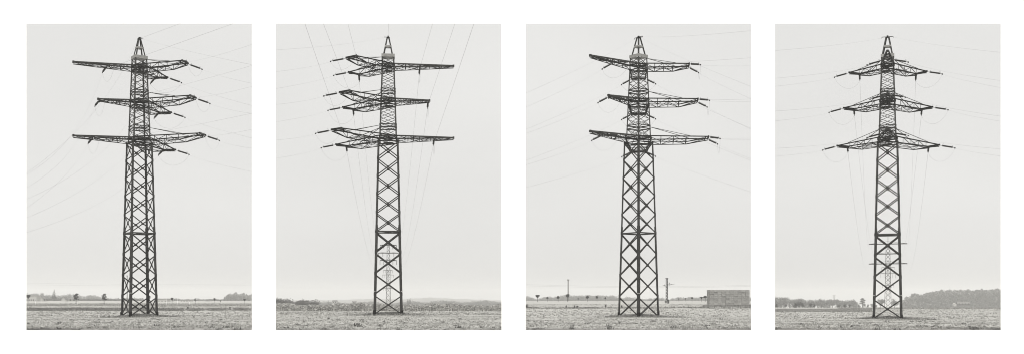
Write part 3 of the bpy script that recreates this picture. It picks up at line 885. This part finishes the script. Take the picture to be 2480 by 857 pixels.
def wood(name, c0, c1, top, Y0, Y1, n, size, material='leaf'):
    """a far wood as one mass: overlapping crowns, outline given by rows"""
    P, T = [], []
    step = 0
    cs = np.linspace(c0, c1, max(3, int((c1 - c0) / 5)))
    for c in cs:
        for Y in (Y0, (Y0 + Y1) / 2, Y1):
            cc = c + rnd.uniform(-4, 4); X = (cc - 1240) * Y / F; zg = float(hgt(X, Y))
            tz = EYE + (HZ - np.interp(cc, [a for a, b in top], [b for a, b in top])) * Y / F - (0 if Y == Y1 else (Y1 - Y) * .035) + rnd.uniform(-1.8, .8)
            H = max(3, tz - zg); R = min(H * .5, 11 * rnd.uniform(.45, .8))
            bl = [(X + rnd.uniform(-R, R) * .5, Y + rnd.uniform(-R, R) * .5, zg + H - R * rnd.uniform(.75, 1.0) - k * R * .9, R * rnd.uniform(.5, .8), R * .7, R * rnd.uniform(.5, .75)) for k in range(max(1, int(H / R / .9)))]
            Q, tb = crown_arr(bl, int(n * H / 20), size); P.append(Q); T.append(tb)
    o = quads_obj(name, np.concatenate(P), M[material], None, np.concatenate(T), 4); tag(o, kind='stuff'); return o
def hedge(name, c0, c1, Y, h, n, label):
    P, T = [], []
    for c in np.linspace(c0, c1, n):
        X = (c - 1240) * Y / F; zg = float(hgt(X, Y)); hh = h * rnd.uniform(.7, 1.2)
        Q, tb = crown_arr([(X, Y, zg + hh * .45, h * .9, h * .6, hh * .6)], 70, h * .16); P.append(Q); T.append(tb)
    o = quads_obj(name, np.concatenate(P), M['leaf'], None, np.concatenate(T), 4); tag(o, label, 'hedge')
hedge('hedge', 62, 345, 1480, 3.6, 90, 'low dark hedge line under the treeline left of the first big pylon')
hedge('hedge', 386, 545, 1480, 2.6, 60, 'low hedge line under the treeline right of the first big pylon')
wood('woods', 548, 640, [(536, 724), (546, 714), (558, 708), (575, 706), (590, 708), (610, 709), (640, 708)], 1950, 2050, 220, 1.6)
# young street trees of the first view
for i, (c, yt, kd, Y, lb) in enumerate([(68, 711, 'young', 620, 'small young tree at the left edge before the pale building'),
    (184, 711, 'sparse', 560, 'small sparse young tree left of the first big pylon with a forked crown'),
    (252, 711, 'sparse', 540, 'darker double-crowned young tree nearest the first big pylon on its left'),
    (361, 713, 'young', 560, 'young tree half hidden by the right leg of the first big pylon'),
    (417, 719, 'young', 620, 'thin young tree just right of the first big pylon'),
    (473, 722, 'sparse', 680, 'faint spindly tree second to the right of the first big pylon'),
    (520, 720, 'young', 650, 'small young tree third to the right of the first big pylon'),
    (534, 726, 'young', 690, 'tiny young tree just left of the hazy wood in the first view'),
    (592, 722, 'young', 600, 'small dark sapling standing before the hazy wood in the first view')]):
    tree(kd, i % 2, c, yt, Y, lb, 'young trees of the first view', 'leafd', wk=.95)

# -- second view trees
T2 = [(664, 719, 'low', 760), (680, 719, 'broad', 760), (692, 720, 'broad', 780), (704, 725, 'broad', 760), (716, 728, 'broad', 760), (733, 721, 'round', 760), (742, 726, 'broad', 760), (757, 723, 'round', 700), (765, 728, 'round', 760)]
for i, (c, yt, kd, Y) in enumerate(T2):
    tree('low', i % 3, c, yt, Y, 'dark rounded tree above the maize at the left of the second view', 'rounded trees left of the second pylon', 'leaf', wk=1.25)
for i, (c, yt) in enumerate([(770, 726), (795, 726), (806, 729), (815, 727), (988, 723), (993, 722)]):
    tree('poplar', i % 3, c, yt, 1500, ('slim poplar standing alone among far trees left of the second big pylon' if i < 4 else 'thin pole-like poplar right of the second big pylon'),
         'slim poplars left of the second pylon' if i < 4 else 'slim poplars right of the second pylon', wk=1.0)
for i in range(34):
    c = 778 + i * 13.2; yt = 730 - 2.5 * math.sin(i * .9) - (3 if c > 1000 else 0)
    tree('low', i % 3, c, yt, 2300, 'faint hazy tree beyond the maize field behind the second big pylon', 'faint far trees beyond the maize', wk=1.6)

# -- third view
top3 = [(1250, 716), (1278, 716), (1290, 719), (1300, 722), (1310, 720), (1325, 717), (1345, 718), (1360, 714), (1380, 713), (1400, 715), (1420, 714), (1440, 713), (1460, 714), (1475, 714), (1490, 718),
        (1500, 718), (1512, 723), (1520, 716), (1530, 720), (1545, 719), (1552, 722), (1562, 725), (1572, 720), (1590, 720), (1604, 720), (1612, 724), (1622, 726), (1630, 721), (1650, 719), (1700, 718), (1760, 718), (1850, 718)]
tc3 = list(range(1262, 1850, 9))
for i, c in enumerate(tc3):
    yt = float(np.interp(c, [a for a, b in top3], [b for a, b in top3])) + rnd.uniform(-1, .8)
    tree('low', i % 3, c, yt - 1, 2200 + 60 * rnd.random(),
         'low rounded tree in the grey treeline left of the third big pylon' if c < 1545 else 'low rounded tree in the grey treeline right of the third big pylon',
         'treeline left of the third pylon' if c < 1545 else 'treeline right of the third pylon', wk=1.25)
yl = ['dark round-crowned roadside tree, {} from the left in the row before the treeline'.format(w) for w in ('first', 'second', 'third', 'fourth', 'fifth and thinnest', 'sixth', 'seventh', 'eighth and faint')]
for i, (c, yt, wk) in enumerate([(1302, 712, 1.25), (1326, 717, .9), (1352, 714, 1.05), (1374, 710, 1.2), (1400, 720, .6), (1423, 714, 1.0), (1446, 715, 1.05), (1466, 718, .7)]):
    tree('young', i % 3, c, yt, 560, yl[i], 'row of roadside trees left of the third pylon', 'leafd', wk=wk)
yr = ['thin roadside tree first to the right of the lattice mast', 'thin roadside tree second to the right of the lattice mast', 'thin roadside tree third to the right of the lattice mast', 'round-crowned roadside tree fourth to the right of the mast', 'dark roadside tree nearest the straw stack']
for i, (c, yt, wk) in enumerate([(1644, 721, .6), (1660, 720, .7), (1676, 717, .85), (1699, 717, 1.05), (1708, 714, 1.2)]):
    tree('young', i % 3, c, yt, 570, yr[i], 'row of roadside trees right of the third pylon', 'leafd', wk=wk)
# ditch bushes
for i, (c, yt, Y, wk, lb) in enumerate([(1276, 735, 292, .5, 'dark ragged bush on the ditch at the far left of the third view'), (1371, 738, 292, .35, 'small leaning shrub on the ditch left of the larger bush pair'),
    (1391, 738, 292, .55, 'darkest low bush on the ditch left of the third big pylon'), (1398, 739, 293, .6, 'low bush touching the darkest one on the ditch'), (1417, 742, 291, .6, 'smallest dark bush at the right end of the ditch cluster'),
    (1467, 735, 292, .25, 'upright twiggy shrub on the ditch near the third big pylon'), (1506, 736, 292, .35, 'shrub on the ditch seen through the third big pylon'),
    (455, 742, 304, .7, 'sprawling twiggy bush on the bank right of the first big pylon'), (472, 746, 304, .8, 'very low bush beside the sprawling one on the bank'), (537, 746, 304, .5, 'small bush on the bank between two larger bushes'),
    (557, 741, 304, .55, 'dark upright bush on the bank farthest right in the first view'), (165 + 335, 746, 304, 1.0, 'low dark patch of brush on the bank right of the first pylon')]):
    tree('bush', i % 2, c, yt, Y, lb, None, 'leafd', wk=wk, name='bush', cat='bush')

# -- fourth view
L4 = [(1872, 716), (1884, 718), (1892, 717), (1899, 719), (1912, 723), (1925, 720), (1934, 722), (1942, 720), (1948, 724), (1962, 723), (1972, 727), (1980, 723), (1990, 721), (1996, 722), (2008, 723), (2016, 723), (2028, 722), (2038, 723), (2048, 727), (2058, 724), (2066, 722), (2070, 726)]
for i, (c, yt) in enumerate(L4):
    tree(('round', 'low', 'broad', 'round')[i % 4], i % 3, c, yt, 1480 + 60 * rnd.random(), 'hazy tall parkland tree in the row left of the fourth big pylon', 'parkland trees left of the fourth pylon', wk=1.15)
tree('sparse', 1, 2089, 722, 1280, 'open-crowned hazy tree standing apart just left of the fourth big pylon', wk=1.2)
for i, (c, yt) in enumerate([(2080, 735), (2092, 733), (2102, 735), (2112, 734), (2122, 736)]):
    tree('bush', i % 2, c, yt, 1260, 'low hazy bush beneath the open-crowned tree near the fourth big pylon', 'low bushes near the fourth pylon', wk=.6, name='bush', cat='bush')
tree('round', 1, 2133, 721, 1300, 'rounded hazy tree seen between the legs of the fourth big pylon, left half', wk=1.05)
tree('round', 2, 2166, 720, 1300, 'rounded hazy tree seen between the legs of the fourth big pylon, right half', wk=.9)
for i, (c, yt, wk) in enumerate([(1880, 734, .5), (1903, 736, .5), (1927, 731, .55), (1936, 730, .7), (1944, 732, .5), (1964, 733, .55), (1972, 735, .5), (2032, 737, .6), (2046, 735, .6), (2058, 736, .5)]):
    tree('bush', i % 2, c, yt, 900, 'dark rounded shrub in front of the hazy parkland trees of the fourth view', 'dark shrubs of the fourth view', 'leafd', wk=wk * 1.2, name='bush', cat='bush')
wood('woods', 2186, 2460, [(2180, 728), (2190, 724), (2203, 709), (2230, 708), (2250, 705), (2262, 702), (2275, 700), (2310, 699), (2345, 698), (2375, 697), (2400, 698), (2412, 696), (2460, 696)], 1950, 2090, 210, 1.9)

# far hills behind the maize
def hills():
    n = 120; v, f = [], []
    for i in range(n):
        c = 560 + 760 * i / (n - 1)
        yt = np.interp(c, [560, 760, 840, 900, 960, 1040, 1090, 1150, 1230, 1320], [727, 726, 725, 722.5, 724, 719.5, 722, 724, 727, 729]) + .5 * math.sin(i * .9) + .3 * math.sin(i * 2.3)
        p = px(c, yt, 4100); q = px(c, 742, 3300); r_ = px(c, 742, 4400)
        v += [(q.x, q.y, -12), (lerp(q.x, p.x, .7), 3900, lerp(-12, p.z, .72)), tuple(p), (r_.x, 4400, -12)]
    for i in range(n - 1):
        for k in range(3): f.append((4*i+k, 4*(i+1)+k, 4*(i+1)+k+1, 4*i+k+1))
    o = mesh_obj('hills', v, f, M['hill'], smooth=True); tag(o, kind='structure')
hills()

# ------------------------------------------------------------------ tracks
def track(x0, x1, Y0, Y1, name='dirt_track'):
    n = 60; v, f = [], []
    for i in range(n + 1):
        c = lerp(x0, x1, i / n)
        for Yv in (Y0, (Y0 + Y1) / 2, Y1):
            X = (c - 1240) * Yv / F; v.append((X, Yv, float(hgt(X, Yv)) + .06))
    for i in range(n):
        for k in range(2): f.append((3*i+k, 3*(i+1)+k, 3*(i+1)+k+1, 3*i+k+1))
    tag(mesh_obj(name, v, f, M['track']), kind='structure')
track(1245, 1846, 398, 420)
track(414, 634, 500, 535)
track(40, 300, 345, 395)
track(1852, 2446, 1050, 1180)

# ------------------------------------------------------------------ buildings and small things
def house(c, ybase, Y, w, d, hw, hr, label, rz=0, flat=False, wins=3, wall='house', roof='roofs', name='house'):
    X = (c - 1240) * Y / F; z = EYE + (HZ - ybase) * Y / F
    root = empty(name, (X, Y, z), rz); tag(root, label, 'house' if name == 'house' else 'building')
    b = MB(); b.box((0, 0, hw / 2 - .5), (w, d, hw + 1))
    if not flat:
        n = len(b.v); b.v += [Vector(p) for p in ((-w/2, -d/2, hw), (-w/2, d/2, hw), (-w/2, 0, hw+hr-.05), (w/2, -d/2, hw), (w/2, d/2, hw), (w/2, 0, hw+hr-.05))]
        b.f += [(n, n+2, n+1), (n+3, n+4, n+5)]
    b.build('wall', M[wall], root)
    rb = MB()
    if flat: rb.box((0, 0, hw + .25), (w + .6, d + .6, .45))
    else:
        for sd in (1, -1):
            n = len(rb.v); e = .4
            rb.v += [Vector(p) for p in ((-w/2-e, sd*(d/2+e), hw-.25), (w/2+e, sd*(d/2+e), hw-.25), (w/2+e, 0, hw+hr), (-w/2-e, 0, hw+hr),
                                        (-w/2-e, sd*(d/2+e), hw-.05), (w/2+e, sd*(d/2+e), hw-.05), (w/2+e, 0, hw+hr+.2), (-w/2-e, 0, hw+hr+.2))]
            rb.f += [(n, n+1, n+2, n+3), (n+4, n+7, n+6, n+5), (n, n+4, n+5, n+1), (n+1, n+5, n+6, n+2), (n, n+3, n+7, n+4)]
    rb.build('roof', M[roof] if not flat else M['house'], root)
    for i in range(wins):
        for fl in range(max(1, int(hw // 3))):
            wb = MB(); wb.box((lerp(-w/2, w/2, (i + .5) / wins), -d/2 - .02, 1.6 + fl * 2.9), (w / wins * .45, .08, 1.5)); wb.build('window', M['glass'], root)
    return root
house(78, 729.5, 1060, 12.5, 9, 5.4, 0, 'long flat-roofed pale building at the far left behind a young tree', flat=True, wins=6, name='building')
house(102, 729, 1080, 5, 8, 2.6, 3.2, 'small gabled house beside the pale flat building', rz=1.2, wins=2)
house(157, 729, 1070, 4.5, 5.0, 1.8, 3.0, 'pale gabled house among trees between the conifer and the forked young tree', rz=1.35, wins=2)
house(178, 729, 1060, 7, 6, 1.8, .9, 'low white shed right of the gabled house', wins=2)
house(396, 734, 1000, 9, 8, 4.2, 0, 'pale square building just right of the first big pylon', flat=True, wins=3, name='building')
house(409, 733, 1050, 7, 7, 4.0, 0, 'lower pale building touching the square one right of the first pylon', flat=True, wins=2, name='building')
house(452, 733, 1060, 11, 7, 3.0, 0, 'long low pale building right of the first big pylon', flat=True, wins=4, name='building')
house(504, 732, 1150, 5, 5, 1.6, 1.0, 'small white-gabled hut near the hazy wood of the first view', wins=1)
house(811, 734, 1500, 6, 6, 3.0, 1.6, 'tiny pale house between far poplars left of the second big pylon', wins=2)
house(858, 734, 1700, 6, 6, 2.6, 1.4, 'tiny pale house farthest beyond the maize left of the second pylon', wins=1)
house(2312, 738, 1380, 3.2, 3.6, 1.2, 1.6, 'small white gable at the foot of the wood in the fourth view', rz=1.57, wins=1, roof='house')
house(2332, 738, 1385, 16, 7, 1.6, 2.6, 'long dim farmhouse roof in front of the wood in the fourth view', wins=4, wall='roofs')

def post(c, ytop, Y, label, r=.07, group=None, material='white', name='white_post', cat='post'):
    X = (c - 1240) * Y / F; zg = float(hgt(X, Y)); H = EYE + (HZ - ytop) * Y / F - zg
    b = MB(); b.tube([(0, 0, -.2), (0, 0, H)], r, 6, [r, r * .8]); b.box((0, 0, H), (r * 3, r * 3, r * 1.5))
    o = b.build(name, M[material]); o.location = (X, Y, zg); tag(o, label, cat, group)
for c, yt, lb in ((86, 724, 'white post in front of the pale flat building'), (187, 724, 'white post under the forked young tree'), (403, 723, 'tall white post before the pale square building'),
                  (430, 721, 'tallest white post right of the first big pylon'), (459, 729, 'short white post before the long low building'), (477, 729, 'white post beside the faint spindly tree')):
    post(c, yt, 520, lb, .06, 'white posts along the road of the first view')
post(308, 667, 420, 'slender grey mast seen between the left legs of the first big pylon', .16, None, 'concrete', 'mast', 'mast')
post(1376, 677, 900, 'tall slim grey column rising above the roadside tree left of the third pylon', .6, None, 'concrete', 'chimney', 'chimney')

def sign(c, y0, y1, x0, x1, Y, label):
    s = Y / F; X = (c - 1240) * s; zg = float(hgt(X, Y))
    root = empty('notice_board', (X, Y, zg)); tag(root, label, 'sign')
    w = (x1 - x0) * s; z0 = EYE + (HZ - y1) * s - zg; z1 = EYE + (HZ - y0) * s - zg
    b = MB(); b.box((0, 0, (z0 + z1) / 2), (w, .06, z1 - z0)); b.build('board', M['house'], root)
    for q in (-1, 1):
        b = MB(); b.box((q * w * .4, .07, (z1 - .2) / 2 - .2), (.08, .08, z1)); b.build('post', M['concrete'], root)
sign(983, 737.5, 745.5, 979, 987, 302, 'white notice board standing in the maize right of the second big pylon')
sign(161, 725.5, 727.5, 159.5, 163, 520, 'tiny white sign on a post left of the forked young tree')

# lattice mast of the railway with its cross pieces
def rail_mast():
    Y = 420; s = Y / F; X = (1615 - 1240) * s; zg = float(hgt(X, Y)); H = EYE + (HZ - 674) * s - zg
    root = empty('lattice_mast', (X, Y, zg)); tag(root, 'dark narrow lattice mast with short side brackets right of the third big pylon', 'mast')
    b = MB(); h = .33
    for cx in (-1, 1):
        for cy in (-1, 1): b.bar((cx*h, cy*h, -.3), (cx*h*.8, cy*h*.8, H), .15)
    b.build('leg', M['steel_dark'], root)
    b = MB(); n = 16
    for k in range(n):
        z0, z1 = H*k/n, H*(k+1)/n; sg = 1 if k % 2 else -1
        for cy in (-1, 1): b.bar((-sg*h*.9, cy*h*.9, z0), (sg*h*.9, cy*h*.9, z1), .1)
        for cx in (-1, 1): b.bar((cx*h*.9, -sg*h*.9, z0), (cx*h*.9, sg*h*.9, z1), .1)
    b.build('lattice_bracing', M['steel_dark'], root)
    for (z, x) in ((H * .77, 3.0), (H * .72, -1.6)):
        b = MB(); b.bar((0, 0, z), (x, 0, z + .15), .09); b.bar((0, 0, z - .7), (x * .7, 0, z + .05), .07); b.build('bracket', M['steel_dark'], root)
    for (z, x) in ((H * .77, 1.0), (H * .72, -1.0), (H*.80, .9)):
        b = MB(); b.tube([(x, 0, z), (x, 0, z + .45)], .12, 6); b.build('insulator', M['ceramic'], root)
    b = MB(); b.box((0, 0, H + .12), (1.0, .8, .2)); b.build('cap_plate', M['steel_dark'], root)
rail_mast()
s = 420 / F
o = empty('equipment_cabinet', ((1618.7 - 1240) * s, 419, float(hgt((1618.7 - 1240) * s, 419)))); tag(o, 'narrow dark cabinet standing at the foot of the lattice mast', 'cabinet')
b = MB(); b.box((0, 0, .75), (.34, .4, 1.7)); b.build('housing', M['steel_dark'], o)
b = MB(); b.box((0, 0, 1.64), (.44, .5, .07)); b.build('lid', M['concrete'], o)
tree('tall', 1, 1611, 727, 420, 'slim dark shrub hugging the left foot of the lattice mast', None, 'leafd', wk=.8, name='bush', cat='bush')
for (y0, y1, lb) in ((687, 687, 'upper railway feeder wire crossing level behind the third big pylon'), (690, 689.5, 'lower railway feeder wire crossing level behind the third big pylon'),
                     ):
    wire(px(1246, y0, 440), px(1842, y1 + 2, 430), .8, lb, .014, 'level feeder wires behind the third pylon')
for (y0, y1, lb) in ((684, 686, 'upper faint level wire far behind the first big pylon'), (688, 690, 'lower faint level wire far behind the first big pylon')):
    wire(px(40, y0, 600), px(634, y1, 600), .5, lb, .014, 'level wires behind the first pylon')

# stack of straw bales
def bales():
    Y0 = 335.0; s = Y0 / F
    xl, xr = (1719 - 1240) * s, (1816 - 1240) * s; cols, rows, deep = 10, 8, 3
    zg = EYE + (HZ - 742.5) * s; Hs = (742.5 - 701) * s / rows; bw_ = (xr - xl) / cols; bd = 1.6
    protos = []
    for q in range(4):
        n = 4; hx, hy, hz = bw_ / 2 + .0, bd / 2 - .02, Hs / 2 - .008
        # rounded straw block: subdivided box with squeezed edges and rough faces
        import bmesh
        bm = bmesh.new(); bmesh.ops.create_cube(bm, size=2); bmesh.ops.bevel(bm, geom=bm.edges[:], offset=.09, segments=2, affect='EDGES')
        bmesh.ops.subdivide_edges(bm, edges=[e for e in bm.edges if e.calc_length() > 1], cuts=3, use_grid_fill=True)
        for v in bm.verts:
            v.co = Vector((v.co.x * hx, v.co.y * hy, v.co.z * hz)) * (1 + rnd.uniform(-.02, .02))
        me = bpy.data.meshes.new('straw_bale'); bm.to_mesh(me); bm.free(); me.materials.append(M['straw']); protos.append(me)
    off = [.5, .46, .53, .48, .54, .47, .51, .49]
    for r in range(rows):
        for c in range(cols):
            for d in range(deep):
                o = bpy.data.objects.new('straw_bale', protos[rnd.randrange(4)]); col.objects.link(o)
                o.location = (xl + bw_ * (c + off[r]) + rnd.uniform(-.02, .02), Y0 + 1 + bd * d + rnd.uniform(-.07, .05), zg + Hs * (r + .5))
                o.rotation_euler = (0, 0, rnd.choice((0, math.pi)) + rnd.uniform(-.02, .02))
                tag(o, 'grey brown straw bale in the big block stack at the right of the third view', 'bale', 'straw bales of the block stack')
bales()
strip('weeds', 1700, 1850, 326, 333, 900, .2, .75, .35, M['bankgrass'], .6, 1.3)

# ------------------------------------------------------------------ air
def haze():
    b = MB(); b.box((0, 2250, 28), (16000, 4800, 72))
    m = bpy.data.materials.new('haze'); m.use_nodes = True; t = m.node_tree; t.nodes.clear()
    o_ = t.nodes.new('ShaderNodeOutputMaterial'); v = t.nodes.new('ShaderNodeVolumePrincipled')
    v.inputs['Color'].default_value = (.99, .985, .965, 1); v.inputs['Density'].default_value = HAZE; v.inputs['Anisotropy'].default_value = 0.0
    t.links.new(v.outputs[0], o_.inputs['Volume'])
    o = b.build('haze', m); tag(o, kind='stuff')
HAZE = 0.00018
haze()
